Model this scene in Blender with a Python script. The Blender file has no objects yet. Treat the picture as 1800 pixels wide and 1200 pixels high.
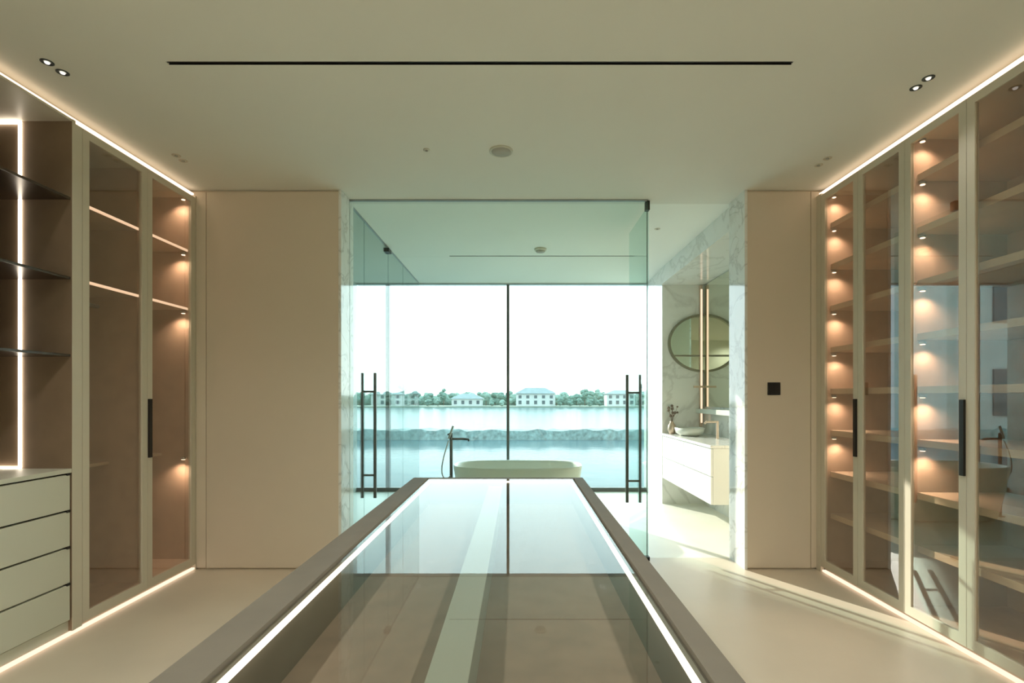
import bpy, bmesh, math, random
from mathutils import Vector, Matrix
random.seed(7)
S = bpy.context.scene
COL = S.collection

# ------------------------------------------------------------------ camera
cam_d = bpy.data.cameras.new('camera')
cam_d.sensor_width = 36.0
cam_d.lens = 18.0
cam_d.shift_x = -11 / 1800
cam_d.shift_y = 97 / 1800
cam_d.clip_start = 0.02
cam_d.clip_end = 2000
cam = bpy.data.objects.new('camera', cam_d)
cam.location = (0, 0, 1.32)
cam.rotation_euler = (math.radians(90), 0, 0)
COL.objects.link(cam)
S.camera = cam

# ------------------------------------------------------------------ view
S.view_settings.view_transform = 'Standard'
S.view_settings.look = 'None'
S.view_settings.exposure = 0.5
S.view_settings.gamma = 1.0
S.view_settings.use_curve_mapping = False
S.cycles.transparent_max_bounces = 40
S.cycles.max_bounces = 12
S.cycles.diffuse_bounces = 7
S.cycles.glossy_bounces = 6
S.cycles.sample_clamp_indirect = 4.0

# ------------------------------------------------------------------ sky
W = bpy.data.worlds.new('world')
S.world = W
W.use_nodes = True
wn = W.node_tree
wn.nodes.clear()
wo = wn.nodes.new('ShaderNodeOutputWorld')
wb = wn.nodes.new('ShaderNodeBackground')
wr = wn.nodes.new('ShaderNodeValToRGB')
ws = wn.nodes.new('ShaderNodeSeparateXYZ')
wt = wn.nodes.new('ShaderNodeTexCoord')
wn.links.new(wt.outputs['Generated'], ws.inputs[0])
wn.links.new(ws.outputs['Z'], wr.inputs[0])
wr.color_ramp.elements[0].position = 0.0
wr.color_ramp.elements[0].color = (0.84, 0.97, 1.0, 1)
wr.color_ramp.elements[1].position = 0.75
wr.color_ramp.elements[1].color = (0.50, 0.74, 0.88, 1)
wn.links.new(wr.outputs[0], wb.inputs['Color'])
wb.inputs['Strength'].default_value = 3.1
wn.links.new(wb.outputs[0], wo.inputs[0])

# ------------------------------------------------------------------ sun
sun_d = bpy.data.lights.new('sun', 'SUN')
sun_d.energy = 5.6
sun_d.color = (1.0, 0.93, 0.80)
sun_d.angle = math.radians(0.53)
sun = bpy.data.objects.new('sun', sun_d)
_el = math.radians(22.7)
_dir = Vector((0.62, -1.0, 0)).normalized() * math.cos(_el) + Vector((0, 0, -math.sin(_el)))
sun.rotation_euler = _dir.to_track_quat('-Z', 'Y').to_euler()
sun.location = (-8, 20, 12)
COL.objects.link(sun)

# strengths of the lamps and of the added room fill
COVE = 1.6        # strips at the ceiling above the cabinets
FLOORLED = 1.0    # strips under the cabinets
NICHE = 5.0       # strip loop of the open unit
ISLAND = 3.0      # strips round the island glass
PUCK = 3.2        # small shelf spots, watts
DOWN = 2.0 
ROOM_FILL = 34.0       # unseen fill lamps added over and behind the photographer, watts
#       # ceiling downlights, watts
WARM = (1.0, 0.74, 0.55)
WARM2 = (1.0, 0.86, 0.68)

# ------------------------------------------------------------------ materials
def new_mat(name):
    m = bpy.data.materials.new(name)
    m.use_nodes = True
    nt = m.node_tree
    nt.nodes.clear()
    out = nt.nodes.new('ShaderNodeOutputMaterial')
    return m, nt, out

def paint(name, col, rough=0.6, metal=0.0, var=0.04, scale=6.0, bump=0.02, spec=0.5, coat=0.0):
    m, nt, out = new_mat(name)
    b = nt.nodes.new('ShaderNodeBsdfPrincipled')
    tc = nt.nodes.new('ShaderNodeTexCoord')
    n = nt.nodes.new('ShaderNodeTexNoise')
    n.inputs['Scale'].default_value = scale
    n.inputs['Detail'].default_value = 5
    nt.links.new(tc.outputs['Object'], n.inputs['Vector'])
    r = nt.nodes.new('ShaderNodeValToRGB')
    r.color_ramp.elements[0].position = 0.3
    r.color_ramp.elements[1].position = 0.7
    r.color_ramp.elements[0].color = tuple(c * (1 - var) for c in col) + (1,)
    r.color_ramp.elements[1].color = tuple(min(1, c * (1 + var)) for c in col) + (1,)
    nt.links.new(n.outputs['Fac'], r.inputs[0])
    nt.links.new(r.outputs[0], b.inputs['Base Color'])
    b.inputs['Roughness'].default_value = rough
    b.inputs['Metallic'].default_value = metal
    b.inputs['Specular IOR Level'].default_value = spec
    b.inputs['Coat Weight'].default_value = coat
    if bump:
        n2 = nt.nodes.new('ShaderNodeTexNoise')
        n2.inputs['Scale'].default_value = scale * 20
        nt.links.new(tc.outputs['Object'], n2.inputs['Vector'])
        bp = nt.nodes.new('ShaderNodeBump')
        bp.inputs['Strength'].default_value = bump
        bp.inputs['Distance'].default_value = 0.002
        nt.links.new(n2.outputs['Fac'], bp.inputs['Height'])
        nt.links.new(bp.outputs[0], b.inputs['Normal'])
    nt.links.new(b.outputs[0], out.inputs[0])
    return m

def emit(name, col, strength):
    m, nt, out = new_mat(name)
    e = nt.nodes.new('ShaderNodeEmission')
    e.inputs['Color'].default_value = (*col, 1)
    e.inputs['Strength'].default_value = strength
    nt.links.new(e.outputs[0], out.inputs[0])
    return m

def glass(name, tint, ior=1.5, gain=1.0, rough=0.0, refl=(1, 1, 1)):
    """architectural glass: tinted clear pane with Fresnel reflection on the outer faces"""
    m, nt, out = new_mat(name)
    t = nt.nodes.new('ShaderNodeBsdfTransparent')
    t.inputs[0].default_value = (*tint, 1)
    g = nt.nodes.new('ShaderNodeBsdfGlossy')
    g.inputs['Color'].default_value = (*refl, 1)
    g.inputs['Roughness'].default_value = rough
    f = nt.nodes.new('ShaderNodeFresnel')
    f.inputs['IOR'].default_value = ior
    geo = nt.nodes.new('ShaderNodeNewGeometry')
    inv = nt.nodes.new('ShaderNodeMath'); inv.operation = 'SUBTRACT'
    inv.inputs[0].default_value = 1.0
    nt.links.new(geo.outputs['Backfacing'], inv.inputs[1])
    mu = nt.nodes.new('ShaderNodeMath'); mu.operation = 'MULTIPLY'
    nt.links.new(f.outputs[0], mu.inputs[0]); nt.links.new(inv.outputs[0], mu.inputs[1])
    mg = nt.nodes.new('ShaderNodeMath'); mg.operation = 'MULTIPLY'; mg.use_clamp = True
    nt.links.new(mu.outputs[0], mg.inputs[0]); mg.inputs[1].default_value = gain
    mx = nt.nodes.new('ShaderNodeMixShader')
    nt.links.new(mg.outputs[0], mx.inputs[0])
    nt.links.new(t.outputs[0], mx.inputs[1]); nt.links.new(g.outputs[0], mx.inputs[2])
    nt.links.new(mx.outputs[0], out.inputs[0])
    return m

def marble(name, base=(0.80, 0.81, 0.77), vein=(0.34, 0.33, 0.29), rough=0.12, scale=1.2, amount=0.3):
    m, nt, out = new_mat(name)
    b = nt.nodes.new('ShaderNodeBsdfPrincipled')
    tc = nt.nodes.new('ShaderNodeTexCoord')
    n = nt.nodes.new('ShaderNodeTexNoise')
    n.inputs['Scale'].default_value = scale
    n.inputs['Detail'].default_value = 8
    n.inputs['Distortion'].default_value = 1.6
    nt.links.new(tc.outputs['Object'], n.inputs['Vector'])
    a = nt.nodes.new('ShaderNodeMath'); a.operation = 'SUBTRACT'; a.inputs[1].default_value = 0.5
    nt.links.new(n.outputs['Fac'], a.inputs[0])
    ab = nt.nodes.new('ShaderNodeMath'); ab.operation = 'ABSOLUTE'
    nt.links.new(a.outputs[0], ab.inputs[0])
    r = nt.nodes.new('ShaderNodeValToRGB')
    r.color_ramp.elements[0].position = 0.0
    r.color_ramp.elements[0].color = (*[v * amount + bb * (1 - amount) for v, bb in zip(vein, base)], 1)
    r.color_ramp.elements[1].position = 0.035
    r.color_ramp.elements[1].color = (*base, 1)
    nt.links.new(ab.outputs[0], r.inputs[0])
    n2 = nt.nodes.new('ShaderNodeTexNoise')
    n2.inputs['Scale'].default_value = scale * 2.2
    n2.inputs['Detail'].default_value = 4
    nt.links.new(tc.outputs['Object'], n2.inputs['Vector'])
    r2 = nt.nodes.new('ShaderNodeValToRGB')
    r2.color_ramp.elements[0].position = 0.58
    r2.color_ramp.elements[0].color = (1, 1, 1, 1)
    r2.color_ramp.elements[1].position = 0.75
    r2.color_ramp.elements[1].color = (0.66, 0.63, 0.56, 1)
    nt.links.new(n2.outputs['Fac'], r2.inputs[0])
    mx = nt.nodes.new('ShaderNodeMix'); mx.data_type = 'RGBA'; mx.blend_type = 'MULTIPLY'
    mx.inputs['Factor'].default_value = 0.35
    nt.links.new(r.outputs[0], mx.inputs['A']); nt.links.new(r2.outputs[0], mx.inputs['B'])
    nt.links.new(mx.outputs['Result'], b.inputs['Base Color'])
    b.inputs['Roughness'].default_value = rough
    nt.links.new(b.outputs[0], out.inputs[0])
    return m

def water(name, col, rough, bscale, bstr, ior=1.33):
    m, nt, out = new_mat(name)
    b = nt.nodes.new('ShaderNodeBsdfPrincipled')
    b.inputs['Base Color'].default_value = (*col, 1)
    b.inputs['Roughness'].default_value = rough
    b.inputs['IOR'].default_value = ior
    tc = nt.nodes.new('ShaderNodeTexCoord')
    n = nt.nodes.new('ShaderNodeTexNoise')
    n.inputs['Scale'].default_value = bscale
    n.inputs['Detail'].default_value = 3
    nt.links.new(tc.outputs['Object'], n.inputs['Vector'])
    bp = nt.nodes.new('ShaderNodeBump')
    bp.inputs['Strength'].default_value = bstr
    bp.inputs['Distance'].default_value = 0.05
    nt.links.new(n.outputs['Fac'], bp.inputs['Height'])
    nt.links.new(bp.outputs[0], b.inputs['Normal'])
    nt.links.new(b.outputs[0], out.inputs[0])
    return m

M = {}
M['ceiling'] = paint('ceiling_paint', (0.76, 0.76, 0.68), 0.85, var=0.01, scale=2)
M['bathceiling'] = paint('bathroom_ceiling_paint', (0.86, 0.87, 0.80), 0.85, var=0.01, scale=2)
M['grille'] = paint('speaker_grille', (0.42, 0.41, 0.35), 0.7, var=0.03)
M['glass_shower'] = glass('smoked_shower_glass', (0.80, 0.85, 0.84), 1.45)
M['wall'] = paint('wall_panel_lacquer', (0.69, 0.60, 0.48), 0.5, var=0.015, scale=1.5)
M['lacquer'] = paint('greige_lacquer', (0.62, 0.57, 0.46), 0.42, var=0.015, scale=2)
M['drawer'] = paint('drawer_lacquer', (0.60, 0.60, 0.50), 0.45, var=0.015, scale=2)
M['inside'] = paint('taupe_lining', (0.52, 0.39, 0.29), 0.6, var=0.08, scale=9)
M['dresser'] = paint('dresser_lining', (0.27, 0.19, 0.125), 0.6, var=0.08, scale=9)
M['shelf'] = paint('shelf_veneer', (0.55, 0.44, 0.32), 0.5, var=0.05, scale=8)
M['darkshelf'] = paint('smoked_shelf', (0.045, 0.03, 0.018), 0.25, var=0.1, scale=6)
M['black'] = paint('black_metal', (0.018, 0.015, 0.013), 0.4, metal=0.3, var=0.1)
M['bronze'] = paint('dark_bronze', (0.07, 0.085, 0.08), 0.35, metal=0.7, var=0.1)
M['steel'] = paint('brushed_steel', (0.42, 0.44, 0.43), 0.3, metal=0.9, var=0.05)
M['brass'] = paint('brushed_brass', (0.66, 0.52, 0.40), 0.4, metal=0.6, var=0.05)
M['floor'] = paint('beige_stone', (0.62, 0.55, 0.44), 0.38, var=0.05, scale=1.7, bump=0.01)
M['bathfloor'] = paint('pale_stone', (0.74, 0.73, 0.64), 0.32, var=0.04, scale=2.2, bump=0.01)
M['marble'] = marble('white_marble')
M['marble_fine'] = marble('marble_polished', scale=3.0, rough=0.06, amount=0.45)
M['tub'] = paint('tub_stone', (0.72, 0.74, 0.66), 0.3, var=0.01, scale=3, coat=0.3)
M['white'] = paint('vanity_lacquer', (0.80, 0.82, 0.78), 0.3, var=0.01, scale=3)
M['islandrim'] = paint('island_veneer', (0.17, 0.155, 0.125), 0.7, var=0.05, scale=10, spec=0.2)
M['velvet'] = paint('taupe_velvet', (0.21, 0.16, 0.12), 0.9, var=0.1, scale=14)
M['divider'] = paint('sage_divider', (0.27, 0.28, 0.235), 0.6, var=0.03)
M['olive'] = paint('olive_bronze', (0.26, 0.25, 0.18), 0.4, metal=0.3)
M['mirror'] = paint('mirror_silver', (0.72, 0.78, 0.68), 0.02, metal=1.0, var=0.0, bump=0)
M['glass_door'] = glass('green_clear_glass', (0.925, 0.965, 0.94), 1.5)
M['glass_side'] = glass('green_clear_glass_side', (0.80, 0.90, 0.88), 1.45, gain=1.0)
M['glass_edge'] = paint('glass_edge_green', (0.07, 0.12, 0.09), 0.2, var=0.05)
M['window_glass'] = glass('window_pane_glass', (0.97, 0.985, 0.98), 1.45)
M['bronze_glass'] = glass('bronze_tinted_glass', (0.95, 0.91, 0.86), 1.65, gain=2.4)
M['island_glass'] = glass('island_glass', (0.95, 0.96, 0.94), 1.5, gain=0.85)
M['cove'] = emit('cove_led', WARM, COVE)
M['floorled'] = emit('plinth_led', WARM, FLOORLED)
M['nicheled'] = emit('niche_led', WARM2, NICHE)
M['islandled'] = emit('island_led', (1.0, 0.88, 0.70), ISLAND)
M['puck'] = emit('puck_lens', WARM, 2.5)
M['lens'] = emit('downlight_lens', (1.0, 0.95, 0.85), 0.9)
M['shelfled'] = emit('shelf_edge_led', (1.0, 0.72, 0.5), 0.9)
M['lake'] = water('lake_water', (0.07, 0.13, 0.13), 0.2, 0.5, 0.35, 1.10)
M['pool'] = water('pool_water', (0.08, 0.13, 0.14), 0.12, 3.0, 0.12, 1.065)
M['deck'] = paint('deck_stone', (0.62, 0.66, 0.62), 0.6, var=0.05, scale=2)
M['hedge'] = paint('clipped_hedge', (0.20, 0.28, 0.27), 0.9, var=0.4, scale=8)
M['bank'] = paint('far_bank', (0.20, 0.25, 0.20), 0.9, var=0.2, scale=0.2)  # shore ground, muted by haze put into the colour
M['tree_a'] = paint('far_foliage', (0.13, 0.21, 0.17), 0.95, var=0.35, scale=0.8)  # distance haze is mixed into this green
M['tree_b'] = paint('far_foliage_pale', (0.20, 0.29, 0.24), 0.95, var=0.3, scale=0.8)  # paler green, also carries the painted haze
M['trunk'] = paint('far_trunk', (0.12, 0.09, 0.06), 0.9)
M['villa'] = paint('villa_wall', (0.50, 0.52, 0.50), 0.8, var=0.05, scale=0.5)
M['roof'] = paint('villa_roof', (0.24, 0.28, 0.28), 0.8, var=0.1, scale=0.5)
M['pane'] = paint('villa_window', (0.05, 0.08, 0.09), 0.15, var=0.1)

# ------------------------------------------------------------------ object helpers
def wloc(o):
    v = Vector((0, 0, 0))
    while o is not None:
        v += Vector(o.location)
        o = o.parent
    return v

def link(name, bm, mat, parent=None, origin=None, smooth=False):
    """bm is in world coordinates"""
    me = bpy.data.meshes.new(name)
    pv = wloc(parent) if parent else Vector((0, 0, 0))
    ov = Vector(origin) if origin is not None else pv
    bmesh.ops.translate(bm, verts=bm.verts, vec=-ov)
    bmesh.ops.recalc_face_normals(bm, faces=bm.faces)
    bm.to_mesh(me); bm.free()
    if smooth:
        for p in me.polygons: p.use_smooth = True
    mats = mat if isinstance(mat, (list, tuple)) else [mat]
    for m in mats: me.materials.append(M[m])
    o = bpy.data.objects.new(name, me)
    COL.objects.link(o)
    if parent: o.parent = parent
    o.location = ov - pv
    return o

def tag(o, label=None, cat=None, group=None, kind=None):
    if label: o['label'] = label
    if cat: o['category'] = cat
    if group: o['group'] = group
    if kind: o['kind'] = kind
    return o

def thing(name, loc, label, cat, group=None):
    o = bpy.data.objects.new(name, None)
    o.empty_display_size = 0.05
    COL.objects.link(o)
    o.location = loc
    return tag(o, label, cat, group)

def add_box(bm, x0, x1, y0, y1, z0, z1, mi=0):
    r = bmesh.ops.create_cube(bm, size=1)
    vs = r['verts']
    for v in vs:
        v.co = Vector(((x0 + x1) / 2 + v.co.x * (x1 - x0), (y0 + y1) / 2 + v.co.y * (y1 - y0), (z0 + z1) / 2 + v.co.z * (z1 - z0)))
    if mi:
        for f in {f for v in vs for f in v.link_faces}: f.material_index = mi
    return vs

def box(name, d, mat, parent=None, bev=0.0, origin=None):
    bm = bmesh.new()
    add_box(bm, *d)
    if bev:
        bmesh.ops.bevel(bm, geom=bm.edges[:], offset=bev, segments=2, affect='EDGES', profile=0.7)
    return link(name, bm, mat, parent, origin)

def boxes(name, ds, mat, parent=None, bev=0.0):
    bm = bmesh.new()
    for d in ds: add_box(bm, *d)
    if bev:
        bmesh.ops.bevel(bm, geom=bm.edges[:], offset=bev, segments=1, affect='EDGES')
    return link(name, bm, mat, parent)

def add_tube(bm, pts, r, n=12):
    pts = [Vector(p) for p in pts]
    rings = []
    up = Vector((0, 0, 1))
    prev = None
    for i, p in enumerate(pts):
        a = pts[max(0, i - 1)]; b = pts[min(len(pts) - 1, i + 1)]
        t = (b - a).normalized()
        if prev is None:
            u = t.cross(up)
            if u.length < 0.1: u = t.cross(Vector((1, 0, 0)))
        else:
            u = prev - t * prev.dot(t)
        u.normalize(); prev = u
        w = t.cross(u)
        rings.append([bm.verts.new(p + (u * math.cos(2 * math.pi * k / n) + w * math.sin(2 * math.pi * k / n)) * r) for k in range(n)])
    for i in range(len(rings) - 1):
        for k in range(n):
            bm.faces.new((rings[i][k], rings[i][(k + 1) % n], rings[i + 1][(k + 1) % n], rings[i + 1][k]))
    bm.faces.new(rings[0]); bm.faces.new(list(reversed(rings[-1])))

def tube(name, pts, r, mat, parent=None, n=12):
    bm = bmesh.new(); add_tube(bm, pts, r, n)
    return link(name, bm, mat, parent, smooth=False)

def add_lathe(bm, c, prof, n=28, sx=1.0, sy=1.0):
    rings = []
    for (r, z) in prof:
        rings.append([bm.verts.new((c[0] + r * sx * math.cos(2 * math.pi * k / n), c[1] + r * sy * math.sin(2 * math.pi * k / n), c[2] + z)) for k in range(n)])
    for i in range(len(rings) - 1):
        for k in range(n):
            bm.faces.new((rings[i][k], rings[i][(k + 1) % n], rings[i + 1][(k + 1) % n], rings[i + 1][k]))
    bm.faces.new(list(reversed(rings[0]))); bm.faces.new(rings[-1])

def lathe(name, c, prof, mat, parent=None, n=28, smooth=True, sx=1.0, sy=1.0):
    bm = bmesh.new(); add_lathe(bm, c, prof, n, sx, sy)
    return link(name, bm, mat, parent, smooth=smooth)

def struct(name, d, mat, parent=None, bev=0.0):
    o = box(name, d, mat, parent, bev)
    if parent is None: o['kind'] = 'structure'
    return o

# ------------------------------------------------------------------ measures (metres)
H = 2.90
XL, XR = -2.46, 2.28          # faces of the cabinets
WL, WR = -3.10, 2.90          # room walls behind them
YB = -1.8                     # wall behind the camera
Y0, Y1 = 3.915, 4.20          # wall with the opening
OX0, OX1 = -1.353, 1.73       # opening
YW = 7.146                    # window plane
BXL = -2.25

# ------------------------------------------------------------------ setting
struct('floor', (WL - 0.1, WR + 0.1, YB - 0.1, Y1, -0.12, 0.0), 'floor')
bf = struct('floor_bathroom', (WL, WR, Y1, YW + 0.10, -0.12, 0.0), 'bathfloor')
# ceiling, with two real slots cut for the air grilles
def slotted(name, X0, X1, YA, YZ, sx0, sx1, sy0, sy1, mat='ceiling'):
    o = boxes(name, [(X0, X1, YA, sy0, H, H + 0.12), (X0, X1, sy1, YZ, H, H + 0.12),
                     (X0, sx0, sy0, sy1, H, H + 0.12), (sx1, X1, sy0, sy1, H, H + 0.12)], mat)
    o['kind'] = 'structure'
    return o
slotted('ceiling', WL - 0.1, WR + 0.1, YB - 0.1, Y1, -1.663, 1.300, 2.415, 2.440)
slotted('ceiling_bathroom', WL, WR, Y1, YW + 0.10, -0.774, 1.305, 5.745, 5.770, 'bathceiling')
struct('wall_left', (WL - 0.1, WL, YB, Y1, 0, H), 'wall')
struct('wall_right', (WR, WR + 0.1, YB, Y1, 0, H), 'wall')
struct('wall_back', (WL - 0.1, WR + 0.1, YB - 0.1, YB, 0, H), 'ceiling')
# front wall: lacquered panels standing proud of a recessed shadow gap, marble return in the opening
struct('wall_front_left', (WL, OX0 - 0.02, Y0 + 0.02, Y1, 0, H), 'wall')
box('panel', (-2.385, OX0 - 0.02, Y0, Y0 + 0.02, 0.012, H - 0.014), 'wall', bpy.data.objects['wall_front_left'], 0.002)
box('panel', (WL, -2.389, Y0, Y0 + 0.02, 0.012, H - 0.014), 'wall', bpy.data.objects['wall_front_left'], 0.002)
struct('wall_front_right', (OX1 + 0.02, WR, Y0 + 0.02, Y1, 0, H), 'wall')
box('panel', (OX1 + 0.02, 2.235, Y0, Y0 + 0.02, 0.012, H - 0.014), 'wall', bpy.data.objects['wall_front_right'], 0.002)
box('panel', (2.239, WR, Y0, Y0 + 0.02, 0.012, H - 0.014), 'wall', bpy.data.objects['wall_front_right'], 0.002)
struct('trim_left', (OX0 - 0.02, OX0, Y0 - 0.004, Y1, 0, H), 'marble_fine')
struct('trim_right', (OX1, OX1 + 0.02, Y0 - 0.004, Y1, 0, H), 'marble_fine')
# bathroom walls
struct('wall_bathroom_left', (BXL - 0.12, BXL, Y1, YW, 0, H), 'marble')
struct('wall_bathroom_right', (2.30, 2.42, Y1, 6.33, 0, H), 'marble')
struct('wall_window_pier', (1.78, 2.42, 6.33, YW + 0.10, 0, H), 'marble')
struct('wall_niche_header', (1.76, 2.30, Y1, 6.33, 2.70, H), 'marble')
# window wall
win = tag(bpy.data.objects.new('window_1', None), kind='structure')
COL.objects.link(win); win.location = (0, YW, 0)
box('sill_rail', (BXL, 1.78, YW - 0.03, YW + 0.05, 0.0, 0.055), 'bronze', win)
box('head_rail', (BXL, 1.78, YW - 0.03, YW + 0.05, H - 0.02, H), 'steel', win)
for x, w in ((-0.143, 0.038), (-1.818, 0.05)):
    box('mullion', (x - w / 2, x + w / 2, YW - 0.03, YW + 0.05, 0.055, H - 0.02), 'bronze', win)
for a, b in ((BXL, -1.843), (-1.793, -0.162), (-0.124, 1.78)):
    box('pane', (a, b, YW, YW + 0.012, 0.055, H - 0.02), 'window_glass', win)

# ------------------------------------------------------------------ outside
o = struct('terrace', (-9, 9, YW + 0.10, 7.40, -0.30, -0.02), 'deck')
pool = thing('infinity_pool', (0, 12.5, -0.6), 'pale blue infinity pool just beyond the bathroom window', 'pool')
box('water', (-10, 10, 7.41, 17.0, -0.6, -0.12), 'pool', pool)
# clipped hedge: a long lumpy block
bm = bmesh.new()
add_box(bm, -16, 16, 17.1, 17.7, -0.6, 0.20)
bmesh.ops.subdivide_edges(bm, edges=[e for e in bm.edges if abs(e.verts[0].co.x - e.verts[1].co.x) > 1], cuts=120, use_grid_fill=True)
for v in bm.verts:
    if v.co.z > 0: v.co.z += random.uniform(-0.05, 0.05)
    v.co.y += random.uniform(-0.05, 0.05)
tag(link('hedge', bm, 'hedge', origin=(0, 17.3, -0.6)), 'low dark clipped hedge along the far edge of the pool', 'hedge')
WZ = -3.54
bm = bmesh.new()
bmesh.ops.create_grid(bm, x_segments=1, y_segments=1, size=1)
for v in bm.verts: v.co = Vector((v.co.x * 500, 130 + v.co.y * 112, WZ))
o = link('lake', bm, 'lake', origin=(0, 130, WZ)); o['kind'] = 'structure'
o = struct('far_shore', (-500, 500, 230, 420, WZ - 1, WZ + 0.5), 'bank')

def crown_mesh(bm, c, w, h, seed, mi=0):
    rnd = random.Random(seed)
    for k in range(9):
        a = rnd.uniform(0, 6.28); rr = rnd.uniform(0, 0.5) * w / 2
        p = Vector((c[0] + rr * math.cos(a), c[1] + rr * math.sin(a), c[2] + rnd.uniform(0.3, 0.82) * h))
        r = bmesh.ops.create_icosphere(bm, subdivisions=2, radius=rnd.uniform(0.2, 0.34) * w)
        for v in r['verts']:
            q = v.co * (1 + rnd.uniform(-0.18, 0.18)); q.z *= 0.75
            v.co = q + p
def far_tree(x, y, w, h, kind, label, group):
    z = WZ + 0.5
    t = thing('tree', (x, y, z), label, 'tree', group)
    bm = bmesh.new(); crown_mesh(bm, (x, y, z), w, h, int(x * 13 + y))
    link('crown', bm, 'tree_a' if kind == 0 else 'tree_b', t, smooth=False)
    tube('trunk', [(x, y, z), (x, y, z + h * 0.6)], w * 0.035, 'trunk', t, 6)
    return t
def villa(x, y, w, d, h, roof_h, label):
    z = WZ + 0.5
    t = thing('villa', (x, y, z), label, 'house')
    box('wall', (x - w / 2, x + w / 2, y - d / 2, y + d / 2, z, z + h), 'villa', t)
    bm = bmesh.new()
    e = 0.8
    vs = [bm.verts.new(p) for p in ((x - w/2 - e, y - d/2 - e, z + h), (x + w/2 + e, y - d/2 - e, z + h), (x + w/2 + e, y + d/2 + e, z + h), (x - w/2 - e, y + d/2 + e, z + h),
                                   (x - w/2 + d/2, y, z + h + roof_h), (x + w/2 - d/2, y, z + h + roof_h))]
    for f in ((0, 1, 5, 4), (1, 2, 5), (2, 3, 4, 5), (3, 0, 4), (3, 2, 1, 0)): bm.faces.new([vs[i] for i in f])
    link('roof', bm, 'roof', t)
    n = max(3, int(w / 3.2))
    for k in range(n):
        cx = x - w / 2 + (k + 0.5) * w / n
        for zz in ((0.9, 2.6), (3.6, 5.0)):
            if zz[1] < h:
                box('window', (cx - 0.7, cx + 0.7, y - d / 2 - 0.08, y - d / 2 + 0.1, z + zz[0], z + zz[1]), 'pane', t)
villa(8, 240, 18, 9, 5.8, 2.8, 'largest pale villa on the far shore, hip roof, just right of the centre mullion')
villa(-24, 242, 14, 8, 3.4, 2.4, 'low pale villa on the far shore, left of the centre mullion')
villa(47, 238, 13, 8, 5.6, 1.8, 'pale villa on the far shore seen beside the glass door handle')
villa(-62, 244, 14, 8, 5.4, 2.0, 'pale villa at the far left end of the shore')
TA = ('hazy dark green round tree in the row on the far shore', 'dark trees on the far shore')
TB = ('hazy paler green tree in the row on the far shore', 'pale trees on the far shore')
rt = random.Random(3)
def tree_row(y, x0, x1, step, ha, hb, bumps=()):
    x = x0
    while x < x1:
        kind = rt.choice((0, 0, 1))
        hh = rt.uniform(ha, hb)
        for a, b, e in bumps:
            if a < x < b: hh = e
        far_tree(x, y, step * 0.80, hh, kind, *(TA if kind == 0 else TB))
        x += step
tree_row(254, -79, 80, 7.0, 5.8, 7.6, ((-62, -55, 11.5), (-42, -32, 9.6), (24, 44, 9.2)))
tree_row(264, -82, 82, 7.0, 6.0, 8.0)
bm = bmesh.new()
rb = random.Random(11)
xx = -92.0
while xx < 92:
    q = bmesh.ops.create_icosphere(bm, subdivisions=2, radius=1.0)
    rr = rb.uniform(2.4, 3.6); hb = rb.uniform(2.6, 4.2)
    for v in q['verts']:
        v.co = Vector((v.co.x * rr, v.co.y * 2.0, v.co.z * hb)) * rb.uniform(0.9, 1.1) + Vector((xx, 273, WZ + 0.5 + hb * 0.75))
    xx += rr * 0.9
tag(link('tree_belt', bm, 'tree_b', origin=(0, 273, WZ + 0.5)), 'continuous belt of hazy foliage behind the far villas', 'trees', kind='stuff')
tree_row(232.8, -50, -36, 4.5, 3.0, 3.6)
tree_row(232.8, -12, -4, 4.5, 2.6, 3.2)
tree_row(232.8, 19, 38, 4.5, 3.0, 3.8)
# unseen villa block added left of the view to keep sun off part of the window
sun_block = thing('villa', (-20, 25, WZ), 'unseen villa shaped sun block added on the near shore, left of the window view', 'house')
box('wall', (-36, -12.26, 22, 26, WZ, 12), 'villa', sun_block)
box('roof', (-36.3, -12.26, 21.7, 26, 12, 12.4), 'roof', sun_block)
for k in range(5):
    for z in (0.5, 4.5, 8.5):
        box('window', (-35 + k * 4.2, -32.6 + k * 4.2, 21.92, 22.1, z, z + 2.0), 'pane', sun_block)
struct('near_shore', (-60, -12, 18.2, 40, WZ - 1, WZ), 'bank')

# ------------------------------------------------------------------ light helpers
def spot(parent, loc, power, col, size=100, blend=0.8, rad=0.02, aim=(0, 0, -1)):
    d = bpy.data.lights.new('lamp', 'SPOT')
    d.energy = power; d.color = col; d.spot_size = math.radians(size); d.spot_blend = blend; d.shadow_soft_size = rad
    o = bpy.data.objects.new('lamp', d)
    COL.objects.link(o); o.parent = parent
    o.location = Vector(loc) - wloc(parent)
    o.rotation_euler = Vector(aim).to_track_quat('-Z', 'Y').to_euler()

# ------------------------------------------------------------------ cabinets
ZB, ZT = 0.045, 2.835        # bottom and top of doors
def door(parent, side, y0, y1, handle_y=None, x=None):
    """framed glass door in the plane X = x, room side outwards"""
    s = -1 if side == 'left' else 1     # outwards (away from the room) direction
    xa, xb = sorted((x, x + s * 0.022))
    bm = bmesh.new()
    st = 0.047
    g = 0.0015
    add_box(bm, xa, xb, y0 + g, y0 + st, ZB, ZT)
    add_box(bm, xa, xb, y1 - st, y1 - g, ZB, ZT)
    add_box(bm, xa, xb, y0 + st, y1 - st, ZB, ZB + 0.055)
    add_box(bm, xa, xb, y0 + st, y1 - st, ZT - 0.045, ZT)
    fr = link('door', bm, 'lacquer', parent, origin=(x, y0, ZB))
    xm = x + s * 0.011
    box('pane', (xm - 0.003, xm + 0.003, y0 + st, y1 - st, ZB + 0.055, ZT - 0.045), 'bronze_glass', fr)
    if handle_y is not None:
        xh = sorted((x - s * 0.012, x + s * 0.002))
        h = box('handle', (xh[0], xh[1], handle_y - 0.014, handle_y + 0.014, 0.915, 1.305), 'black', fr, 0.002)
    return fr

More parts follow.
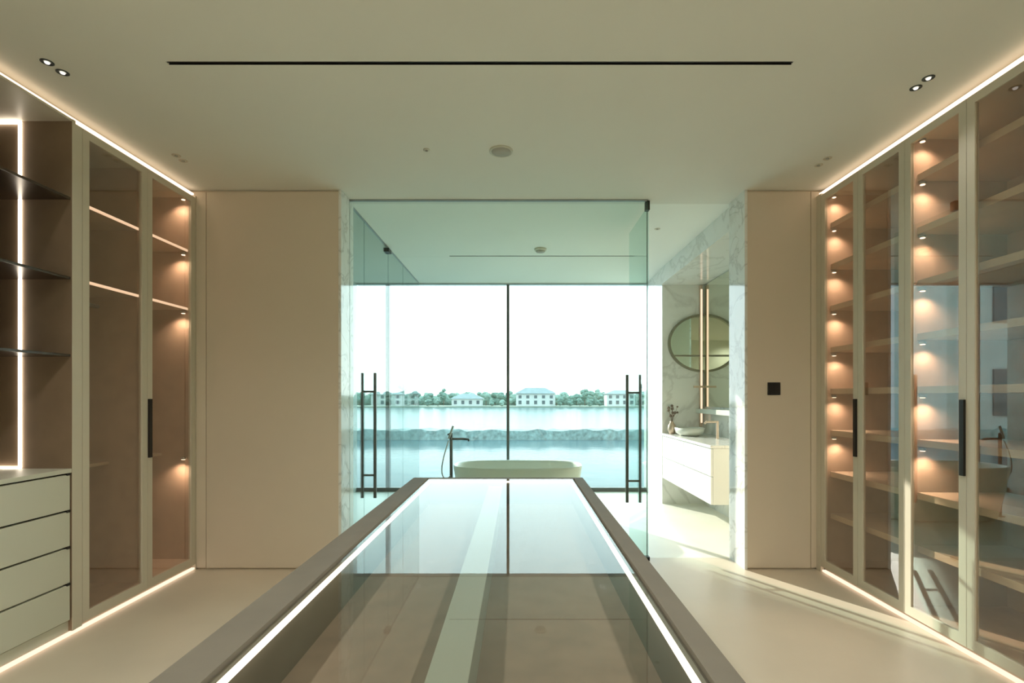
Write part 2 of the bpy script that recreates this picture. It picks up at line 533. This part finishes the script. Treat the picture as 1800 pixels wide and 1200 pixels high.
def carcass(t, side, y0, y1, xf, xw, ztop=2.85, back='inside'):
    a, b = sorted((xf, xw))
    box('side_panel', (a, b, y0, y0 + 0.018, 0.03, ztop - 0.02), 'inside', t)
    box('side_panel', (a, b, y1 - 0.018, y1, 0.03, ztop - 0.02), 'inside', t)
    box('top_panel', (a, b, y0, y1, ztop - 0.02, ztop), 'lacquer', t)
    box('bottom_panel', (a, b, y0 + 0.018, y1 - 0.018, 0.03, 0.09), 'inside', t)
    c, d = sorted((xw, xw + (0.012 if side == 'left' else -0.012)))
    box('back_panel', (c, d, y0 + 0.018, y1 - 0.018, 0.09, ztop - 0.02), back, t)

def puck(t, x, y, z, s, power=PUCK):
    """small shelf spot fixed to the side panel at y, shining down"""
    p = lathe('shelf_spot', (x, y - 0.022, z), [(0.016, -0.012), (0.018, -0.010), (0.018, 0.0), (0.010, 0.004)], 'steel', t, n=14)
    lathe('lens', (x, y - 0.022, z - 0.013), [(0.013, -0.003), (0.013, 0.0)], 'puck', p, n=14)
    spot(p, (x + s * 0.02, y - 0.055, z - 0.024), power, WARM, 140, 1.0, 0.015, (0, -0.1, -1))

SHELVES_R = [0.41, 0.72, 1.03, 1.34, 1.65, 1.96, 2.27, 2.58]
def right_unit(y0, y1, label, spots=True):
    t = thing('wardrobe', (XR, y0, 0), label, 'wardrobe')
    carcass(t, 'right', y0, y1, XR + 0.024, WR - 0.02)
    ym = (y0 + y1) / 2
    door(t, 'right', y0, ym, None, XR)
    door(t, 'right', ym, y1, ym + 0.018, XR)
    for z in SHELVES_R:
        sh = box('shelf', (XR + 0.06, WR - 0.035, y0 + 0.02, y1 - 0.02, z, z + 0.040), 'shelf', t, 0.002)
    if spots:
        for z in SHELVES_R[2:] + [2.83]:
            puck(t, XR + 0.075, y1 - 0.018, z - 0.012, 1)
    return t
right_unit(3.022, 3.857, 'glass fronted wardrobe of shelves, the farther one against the right wall beside the light switch')
right_unit(2.187, 3.022, 'glass fronted wardrobe of shelves, the nearer one in view on the right')
right_unit(1.352, 2.187, 'glass fronted wardrobe of shelves mostly out of frame at the right edge', spots=False)
box('filler_strip', (XR, XR + 0.022, 3.859, 3.914, 0.0, 2.85), 'lacquer')
tag(bpy.data.objects['filler_strip'], 'narrow greige filler strip closing the right wardrobes against the wall', 'panel')

t = thing('wardrobe', (XL, 2.852, 0), 'glass fronted wardrobe with hanging rail beside the drawers on the left', 'wardrobe')
carcass(t, 'left', 2.844, 3.90, XL - 0.024, WL + 0.02)
box('front_post', (XL - 0.022, XL, 2.844, 2.888, 0.03, 2.835), 'lacquer', t)
door(t, 'left', 2.890, 3.396, None, XL)
door(t, 'left', 3.396, 3.898, 3.414, XL)
box('divider', (WL + 0.035, XL - 0.06, 3.384, 3.402, 0.09, 2.83), 'inside', t)
for z, d0 in ((2.416, 0.05), (1.975, 0.05), (0.875, 0.24)):
    for ya, yb in ((2.865, 3.382), (3.404, 3.88)):
        sh = box('shelf', (WL + 0.035, XL - d0, ya, yb, z, z + 0.02), 'shelf', t, 0.002)
        if z > 1: box('led_edge', (XL - d0, XL - d0 + 0.006, ya, yb, z + 0.002, z + 0.018), 'shelfled', sh)
tube('hanging_rail', [(-2.78, 2.863, 1.915), (-2.78, 3.383, 1.915)], 0.013, 'steel', t)
for z in (2.83, 2.414, 1.973, 0.873):
    puck(t, XL - 0.065, 3.882, z - 0.012, -1)
box('filler_strip', (XL - 0.022, XL, 3.902, 3.914, 0.0, 2.85), 'lacquer')
tag(bpy.data.objects['filler_strip.001'], 'thin greige filler strip closing the left wardrobe against the wall', 'panel')

# open shelving over drawers
YO0, YO1 = 1.62, 2.842
t = thing('open_dresser', (XL, YO0, 0), 'open dark shelving above four greige drawers at the left edge', 'dresser')
box('side_panel', (WL + 0.02, XL, YO1 - 0.02, YO1, 0.03, 2.85), 'dresser', t)
box('side_panel', (WL + 0.02, XL, YO0, YO0 + 0.02, 0.03, 2.85), 'dresser', t)
box('top_panel', (WL + 0.02, XL, YO0 + 0.02, YO1 - 0.02, 2.838, 2.85), 'lacquer', t)
box('back_panel', (WL + 0.02, WL + 0.032, YO0 + 0.02, YO1 - 0.02, 0.93, 2.838), 'dresser', t)
box('front_post', (XL, XL + 0.003, YO1 - 0.02, YO1, 0.03, 2.85), 'lacquer', t)
box('worktop', (WL + 0.032, XL, YO0 + 0.02, YO1 - 0.021, 0.902, 0.925), 'drawer', t, 0.002)
box('drawer_case', (WL + 0.04, XL - 0.03, YO0 + 0.02, YO1 - 0.021, 0.03, 0.90), 'darkshelf', t)
for z in (2.405, 1.966, 1.540):
    box('shelf', (WL + 0.034, XL - 0.006, YO0 + 0.022, YO1 - 0.022, z, z + 0.014), 'darkshelf', t, 0.002)
zz = [0.893, 0.690, 0.491, 0.290, 0.085]
for i in range(4):
    dr = box('drawer', (XL - 0.026, XL - 0.002, YO0 + 0.024, YO1 - 0.030, zz[i + 1] + 0.010, zz[i]), 'drawer', t, 0.003)
    box('finger_pull', (XL - 0.027, XL + 0.001, YO1 - 0.052, YO1 - 0.030, zz[i] - 0.004, zz[i] + 0.009), 'black', dr)
box('kick_board', (XL - 0.04, XL - 0.02, YO0 + 0.02, YO1 - 0.02, 0.03, 0.085), 'drawer', t)
xl = -2.741
yl = YO1 - 0.020
lz = [(xl - 0.006, xl + 0.006, yl - 0.010, yl, 0.927, 2.836), (-3.05, xl - 0.008, yl - 0.010, yl, 0.927, 0.937), (-3.05, xl - 0.008, yl - 0.010, yl, 2.822, 2.836)]
boxes('led_loop', lz, 'nicheled', t)

# ------------------------------------------------------------------ light strips
def strip(name, d, mat, label):
    return tag(box(name, d, mat), label, 'light strip')
strip('led_strip', (XL - 0.030, XL - 0.012, 1.62, 3.90, 2.854, 2.868), 'cove', 'warm light strip under the ceiling above the left wardrobes')
strip('led_strip', (XR + 0.012, XR + 0.030, 1.36, 3.90, 2.854, 2.868), 'cove', 'warm light strip under the ceiling above the right wardrobes')
strip('led_strip', (XL - 0.030, XL - 0.006, 1.62, 3.90, 0.006, 0.020), 'floorled', 'warm light strip along the floor under the left wardrobes')
strip('led_strip', (XR + 0.006, XR + 0.030, 1.36, 3.85, 0.006, 0.020), 'floorled', 'warm light strip along the floor under the right wardrobes')
struct('trim_plinth_left', (WL, XL - 0.05, 1.62, 3.914, 0.0, 0.03), 'lacquer')
struct('trim_plinth_right', (XR + 0.05, WR, 1.36, 3.914, 0.0, 0.03), 'lacquer')
struct('trim_soffit_left', (WL, XL - 0.05, 1.62, 3.914, 2.85, H), 'lacquer')
struct('trim_soffit_right', (XR + 0.05, WR, 1.36, 3.914, 2.85, H), 'lacquer')
# blind wall panelling beside and behind the camera
struct('wall_left_panelling', (WL, XL, YB, 1.615, 0, H), 'ceiling')
struct('wall_right_panelling', (XR, WR, YB, 1.350, 0, H), 'ceiling')

# ------------------------------------------------------------------ island
IX0, IX1, IY0, IY1, IZ = -0.594, 0.366, 0.25, 2.915, 0.86
GX0, GX1, GY0, GY1 = -0.500, 0.304, 0.35, 2.870
t = thing('island_cabinet', ((IX0 + IX1) / 2, (IY0 + IY1) / 2, 0), 'long greige island display cabinet with glass top in the middle of the room', 'island')
boxes('top_frame', [(IX0, GX0 - 0.012, IY0, IY1, IZ - 0.05, IZ), (GX1 + 0.012, IX1, IY0, IY1, IZ - 0.05, IZ),
                    (GX0 - 0.012, GX1 + 0.012, IY0, GY0 - 0.012, IZ - 0.05, IZ), (GX0 - 0.012, GX1 + 0.012, GY1 + 0.012, IY1, IZ - 0.05, IZ)], 'islandrim', t)
gl = box('glass_top', (GX0, GX1, GY0, GY1, IZ - 0.010, IZ - 0.001), 'island_glass', t)
w = 0.010
boxes('led_border', [(GX0 + 0.002, GX0 + 0.002 + w, GY0 + w, GY1 - w, IZ - 0.020, IZ - 0.012), (GX1 - 0.002 - w, GX1 - 0.002, GY0 + w, GY1 - w, IZ - 0.020, IZ - 0.012),
                     (GX0 + 0.002, GX1 - 0.002, GY1 - w - 0.002, GY1 - 0.002, IZ - 0.020, IZ - 0.012)], 'islandled', t)
boxes('inner_rim', [(GX0 - 0.012, GX0 + 0.002, GY0 - 0.012, GY1 + 0.012, IZ - 0.14, IZ - 0.012), (GX1 - 0.002, GX1 + 0.012, GY0 - 0.012, GY1 + 0.012, IZ - 0.14, IZ - 0.012),
                    (GX0 + 0.002, GX1 - 0.002, GY1 - 0.002, GY1 + 0.012, IZ - 0.14, IZ - 0.012), (GX0 + 0.002, GX1 - 0.002, GY0 - 0.012, GY0, IZ - 0.14, IZ - 0.012)], 'islandrim', t)
box('velvet_floor', (GX0 - 0.012, GX1 + 0.012, GY0 - 0.012, GY1 + 0.012, IZ - 0.155, IZ - 0.14), 'velvet', t)
box('divider', (-0.165, -0.088, GY0, GY1 - 0.004, IZ - 0.14, IZ - 0.04), 'divider', t, 0.003)
boxes('body', [(IX0 + 0.02, IX1 - 0.02, IY0 + 0.02, IY1 - 0.02, 0.08, IZ - 0.16)], 'lacquer', t)
boxes('body_rim', [(IX0 + 0.02, GX0 - 0.014, IY0 + 0.02, IY1 - 0.02, IZ - 0.16, IZ - 0.05), (GX1 + 0.014, IX1 - 0.02, IY0 + 0.02, IY1 - 0.02, IZ - 0.16, IZ - 0.05)], 'lacquer', t)
box('plinth', (IX0 + 0.06, IX1 - 0.06, IY0 + 0.06, IY1 - 0.06, 0.0, 0.08), 'black', t)

# ------------------------------------------------------------------ glass panels and doors
def pull_handle(parent, x, y, z0, z1, s0, s1, off=0.06):
    for sx in (-1, 1):
        b = box('pull_bar', (x + sx * off - 0.0125, x + sx * off + 0.0125, y - 0.0125, y + 0.0125, z0, z1), 'bronze', parent, 0.003)
    for z in (s0, s1):
        tube('stand_off', [(x - off, y, z), (x + off, y, z)], 0.010, 'bronze', parent, 10)
gp = thing('glass_panel', (-0.15, 4.11, 0), 'wide fixed clear glass panel across the opening behind the island', 'glass wall')
box('pane', (OX0, 1.032, 4.105, 4.117, 0.004, H - 0.012), 'glass_door', gp)
box('polished_edge', (1.0322, 1.0365, 4.104, 4.118, 0.004, H - 0.012), 'glass_edge', gp)
box('ceiling_channel', (OX0, 1.032, 4.100, 4.122, H - 0.012, H), 'steel', gp)
gd = thing('glass_door', (1.045, 4.13, 0), 'clear glass door standing open at the right end of the glass panel, with black pull bars', 'door')
box('pane', (1.040, 1.050, 4.125, 4.800, 0.008, H - 0.05), 'glass_side', gd)
box('pivot', (1.028, 1.060, 4.122, 4.170, H - 0.075, H - 0.001), 'black', gd, 0.002)
box('pivot', (1.028, 1.060, 4.122, 4.170, 0.0, 0.030), 'black', gd, 0.002)
pull_handle(gd, 1.045, 4.635, 0.363, 1.520, 1.356, 0.558)
sp = thing('shower_partition', (-1.38, 4.22, 0), 'fixed glass partition running back to the window on the left of the bathroom', 'glass wall')
box('pane', (-1.385, -1.375, 4.22, 4.578, 0.004, H - 0.012), 'glass_shower', sp)
box('pane', (-1.385, -1.375, 5.43, 6.118, 0.004, H - 0.012), 'glass_shower', sp)
box('pane', (-1.385, -1.375, 6.124, YW - 0.035, 0.004, H - 0.012), 'glass_shower', sp)
box('ceiling_channel', (-1.388, -1.372, 4.22, YW - 0.035, H - 0.012, H), 'steel', sp)
sd = thing('shower_door', (-1.38, 4.6, 0), 'clear glass shower door with double dark pull bars on the left of the bathroom', 'door')
box('pane', (-1.385, -1.375, 4.584, 5.424, 0.008, H - 0.014), 'glass_shower', sd)
box('hinge', (-1.41, -1.35, 5.34, 5.45, 2.835, 2.875), 'black', sd, 0.003)
box('hinge', (-1.40, -1.36, 5.37, 5.45, 0.02, 0.05), 'black', sd, 0.003)
pull_handle(sd, -1.38, 4.72, 0.387, 1.540, 1.367, 0.597)

# ------------------------------------------------------------------ bathtub
TX, TY = -0.005, 5.65
bm = bmesh.new()
prof = [(0.26, 0.0, 0.56), (0.285, 0.02, 0.60), (0.33, 0.30, 0.66), (0.36, 0.55, 0.70), (0.362, 0.575, 0.702), (0.355, 0.58, 0.695),
        (0.335, 0.575, 0.675), (0.325, 0.55, 0.665), (0.29, 0.25, 0.60), (0.24, 0.14, 0.50)]
rings = []
n = 48
for ry, z, rx in prof:
    ring = []
    for k in range(n):
        a = 2 * math.pi * k / n
        ca, sa = math.cos(a), math.sin(a)
        e = 2 / 3.0
        ring.append(bm.verts.new((TX + rx * math.copysign(abs(ca) ** e, ca), TY + ry * math.copysign(abs(sa) ** e, sa), z)))
    rings.append(ring)
for i in range(len(rings) - 1):
    for k in range(n):
        bm.faces.new((rings[i][k], rings[i][(k + 1) % n], rings[i + 1][(k + 1) % n], rings[i + 1][k]))
bm.faces.new(list(reversed(rings[0]))); bm.faces.new(rings[-1])
tb = thing('bathtub', (TX, TY, 0), 'freestanding pale stone bathtub in front of the window', 'bathtub')
link('basin', bm, 'tub', tb, smooth=True)
lathe('drain', (TX, TY, 0.141), [(0.03, 0.0), (0.03, 0.004), (0.02, 0.006)], 'steel', tb, 16)
tf = thing('tub_filler', (-0.74, 5.65, 0), 'floor standing tub tap with hand shower at the left end of the bathtub', 'tap')
lathe('floor_plate', (-0.74, 5.65, 0), [(0.045, 0), (0.045, 0.008), (0.03, 0.012)], 'bronze', tf, 20)
tube('riser', [(-0.74, 5.65, 0.01), (-0.74, 5.65, 0.92)], 0.017, 'bronze', tf)
tube('spout', [(-0.74, 5.65, 0.855), (-0.60, 5.65, 0.855), (-0.55, 5.65, 0.85), (-0.545, 5.65, 0.83)], 0.013, 'bronze', tf)
tube('lever', [(-0.74, 5.65, 0.92), (-0.78, 5.64, 0.90)], 0.009, 'bronze', tf)
tube('hand_shower', [(-0.765, 5.63, 0.86), (-0.74, 5.63, 0.93), (-0.715, 5.63, 1.0)], 0.012, 'steel', tf)
hp = []
for k in range(25):
    a = k / 24
    hp.append((-0.765 - 0.085 * math.sin(a * math.pi) + 0.02 * a, 5.63 - 0.02 * math.sin(a * 6.28), 0.86 - 0.42 * math.sin(a * math.pi * 0.62) - 0.02))
tube('hose', hp, 0.007, 'steel', tf, 8)

# ------------------------------------------------------------------ vanity niche
va = thing('vanity_cabinet', (2.0, 5.5, 0.32), 'white wall hung vanity cabinet in the bathroom niche on the right', 'vanity')
box('cabinet_body', (1.80, 2.299, 4.73, 6.31, 0.32, 0.84), 'white', va, 0.003)
for ya, yb in ((4.73, 5.518), (5.522, 6.31)):
    box('drawer', (1.78, 1.799, ya + 0.002, yb - 0.002, 0.322, 0.575), 'white', va, 0.003)
    box('drawer', (1.78, 1.799, ya + 0.002, yb - 0.002, 0.583, 0.835), 'white', va, 0.003)
tag(box('marble_worktop', (1.775, 2.299, 4.725, 6.315, 0.842, 0.87), 'marble_fine', None, 0.003, origin=(2.04, 5.5, 0.842)), 'veined marble slab lying on the white vanity cabinet', 'worktop')
tag(box('wall_mirror', (2.288, 2.299, 4.30, 6.32, 1.20, 2.69), 'mirror', None, 0.0, origin=(2.29, 5.3, 1.20)), 'large frameless mirror on the wall above the vanity', 'mirror')
tag(box('wall_ledge', (2.19, 2.299, 4.35, 6.325, 1.12, 1.175), 'tub', None, 0.004, origin=(2.25, 5.3, 1.12)), 'cream stone ledge running under the mirror above the vanity', 'ledge')
# half-round framed wall mirror on the pier, doubled by the mirror wall
rm = thing('half_round_mirror', (2.28, 6.32, 1.98), 'half round olive framed mirror on the marble pier beyond the vanity', 'mirror')
cx, cz, RX, RZ = 2.286, 1.98, 0.44, 0.36
N = 28
def half(rx, rz, y): return [bm.verts.new((cx - rx * math.sin(math.pi * k / N), y, cz + rz * math.cos(math.pi * k / N))) for k in range(N + 1)]
bm = bmesh.new()
a_ = half(RX, RZ, 6.329); b_ = half(RX, RZ, 6.295); c_ = half(RX - 0.028, RZ - 0.028, 6.295); d_ = half(RX - 0.028, RZ - 0.028, 6.329)
for P, Q in ((a_, b_), (b_, c_), (c_, d_)):
    for k in range(N): bm.faces.new((P[k], P[k + 1], Q[k + 1], Q[k]))
link('frame', bm, 'olive', rm)
box('crosspiece', (cx - 0.40, cx, 6.300, 6.316, 1.815, 1.835), 'olive', rm)
bm = bmesh.new()
p1 = half(RX - 0.028, RZ - 0.028, 6.318); p2 = half(RX - 0.028, RZ - 0.028, 6.328)
bm.faces.new(p1); bm.faces.new(list(reversed(p2)))
for k in range(N): bm.faces.new((p1[k], p1[k + 1], p2[k + 1], p2[k]))
link('mirror_plate', bm, 'mirror', rm)
ws_ = thing('wall_lamp', (2.25, 6.31, 0.95), 'tall slim brass wall lamp in the corner beside the mirror', 'lamp')
box('lamp_body', (2.235, 2.265, 6.29, 6.325, 0.95, 2.69), 'brass', ws_, 0.004)
box('light_bar', (2.240, 2.260, 6.283, 6.289, 1.0, 2.64), 'shelfled', ws_)
box('crossbar', (2.15, 2.285, 6.27, 6.283, 1.43, 1.455), 'brass', ws_, 0.003)
bt = thing('basin_tap', (2.12, 5.5, 0.87), 'slim bronze basin tap standing on the vanity top', 'tap')
tube('tap_body', [(2.14, 5.5, 0.87), (2.14, 5.5, 1.06)], 0.014, 'brass', bt)
tube('tap_spout', [(2.14, 5.5, 1.05), (2.02, 5.5, 1.05), (2.0, 5.5, 1.03)], 0.011, 'brass', bt)
ba = thing('vessel_basin', (2.0, 5.5, 0.87), 'shallow white basin on the vanity top', 'basin')

bm = bmesh.new()
add_lathe(bm, (1.99, 5.95, 0.87), [(0.10, 0.0), (0.15, 0.03), (0.165, 0.09), (0.155, 0.09), (0.14, 0.04), (0.09, 0.015)], 32, 1.0, 1.2)
link('bowl', bm, 'tub', ba, smooth=True)
vz = thing('dried_flower_vase', (1.86, 6.2, 0.87), 'small brown vase of dried stems at the far end of the vanity', 'vase')
lathe('vase', (1.86, 6.2, 0.87), [(0.03, 0), (0.05, 0.05), (0.045, 0.10), (0.02, 0.14), (0.024, 0.15)], 'brass', vz, 20)
rv = random.Random(5)
bm = bmesh.new()
for k in range(14):
    a = rv.uniform(0, 6.28); r = rv.uniform(0.02, 0.09)
    p = (1.86 + r * math.cos(a), 6.2 + r * math.sin(a) * 0.8, 0.87 + rv.uniform(0.22, 0.34))
    add_tube(bm, [(1.86, 6.2, 1.0), ((1.86 + p[0]) / 2, (6.2 + p[1]) / 2, 1.1), p], 0.002, 5)
    q = bmesh.ops.create_icosphere(bm, subdivisions=1, radius=rv.uniform(0.012, 0.022))
    bmesh.ops.translate(bm, verts=q['verts'], vec=p)
tag(link('dried_stems', bm, 'velvet', vz), kind='stuff')

# ------------------------------------------------------------------ ceiling fittings
def slot(name, x0, x1, y0, y1, label):
    t = thing(name, ((x0 + x1) / 2, (y0 + y1) / 2, H), label, 'air vent')
    box('duct', (x0, x1, y0, y1, H + 0.05, H + 0.06), 'black', t)
    boxes('slot_lining', [(x0, x1, y0, y0 + 0.001, H + 0.001, H + 0.05), (x0, x1, y1 - 0.001, y1, H + 0.001, H + 0.05)], 'black', t)
    ym = (y0 + y1) / 2
    box('blade', (x0, x1, ym - 0.0015, ym + 0.0015, H + 0.004, H + 0.03), 'black', t)
slot('ceiling_slot', -1.663, 1.300, 2.415, 2.440, 'long narrow black air slot in the ceiling over the island')
slot('ceiling_slot', -0.774, 1.305, 5.745, 5.770, 'thin air slot in the bathroom ceiling seen through the glass')
def downlight(x, y, label, power=None):
    dim = power is None and y > 3
    t = thing('downlight', (x, y, H), label, 'downlight')
    bm = bmesh.new()
    add_lathe(bm, (x, y, H), [(0.027, 0.002), (0.027, -0.003), (0.023, -0.005), (0.017, -0.002), (0.012, 0.001)], 24)
    link('trim_ring', bm, 'lacquer' if dim else 'bronze', t, smooth=True)
    lathe('lens', (x, y, H - 0.010), [(0.008, 0.002), (0.010, 0.004), (0.011, 0.008)], 'grille' if dim else 'lens', t, 20)
    if not dim: spot(t, (x, y, H - 0.022), DOWN if power is None else power, (1.0, 0.95, 0.86), 110 if power is None else 150, 0.9, 0.02 if power is None else 0.05)
for x, y, l in ((-2.225, 2.418, 'nearer of the two left ceiling downlights above the dresser'),
                (-2.220, 2.495, 'farther of the two left ceiling downlights above the dresser'),
                (2.034, 2.539, 'nearer of the two right ceiling downlights by the nearer wardrobe'),
                (2.034, 2.619, 'farther of the two right ceiling downlights by the nearer wardrobe'),
                (-2.240, 3.354, 'nearer of the two small ceiling downlights near the left back corner'),
                (-2.243, 3.427, 'farther of the two small ceiling downlights near the left back corner'),
                (2.050, 3.394, 'nearer of the two small ceiling downlights near the right back corner'),
                (2.050, 3.494, 'farther of the two small ceiling downlights near the right back corner')):
    downlight(x, y, l)
downlight(1.31, 4.82, 'single small downlight in the bathroom ceiling right of the glass panel')
for i, y in enumerate((1.55, 0.55, -0.45, -1.35)):  # unseen lamps added to fill the room with light
    for x, side in ((-1.3, 'left'), (1.1, 'right')):
        downlight(x, y, '%s added ceiling fill light of the %s pair above and behind the photographer' % (side, ('first', 'second', 'third', 'last')[i]), ROOM_FILL)
sd_ = thing('ceiling_speaker', (-0.11, 3.292, H), 'round greige ceiling speaker in the middle of the ceiling', 'speaker')
lathe('rim', (-0.11, 3.292, H), [(0.076, 0.001), (0.076, -0.008), (0.068, -0.011), (0.064, -0.006)], 'drawer', sd_, 36)
lathe('grille', (-0.11, 3.292, H - 0.007), [(0.063, 0.004), (0.060, -0.003), (0.02, -0.005)], 'grille', sd_, 36)
ss_ = thing('ceiling_sensor', (-0.586, 3.276, H), 'tiny round sensor in the ceiling left of the speaker', 'sensor')
lathe('sensor_rim', (-0.586, 3.276, H), [(0.022, 0.001), (0.022, -0.004), (0.016, -0.006)], 'drawer', ss_, 20)
lathe('sensor_eye', (-0.586, 3.276, H - 0.006), [(0.010, 0.001), (0.008, -0.005)], 'grille', ss_, 16)
sb_ = thing('smoke_detector', (0.237, 5.47, H), 'small round smoke detector on the bathroom ceiling behind the glass', 'detector')
lathe('detector_base', (0.237, 5.47, H), [(0.065, 0.001), (0.065, -0.015), (0.055, -0.025)], 'drawer', sb_, 30)
lathe('detector_cap', (0.237, 5.47, H - 0.025), [(0.05, 0.001), (0.045, -0.012)], 'grille', sb_, 30)
sw = thing('light_switch', (1.953, Y0, 1.38), 'square black light switch on the panel wall right of the opening', 'switch')
box('switch_plate', (1.905, 2.001, Y0 - 0.009, Y0 - 0.0002, 1.333, 1.429), 'black', sw, 0.003)
box('rocker', (1.915, 1.951, Y0 - 0.013, Y0 - 0.009, 1.345, 1.417), 'black', sw, 0.001)
box('rocker', (1.955, 1.991, Y0 - 0.013, Y0 - 0.009, 1.345, 1.417), 'black', sw, 0.001)
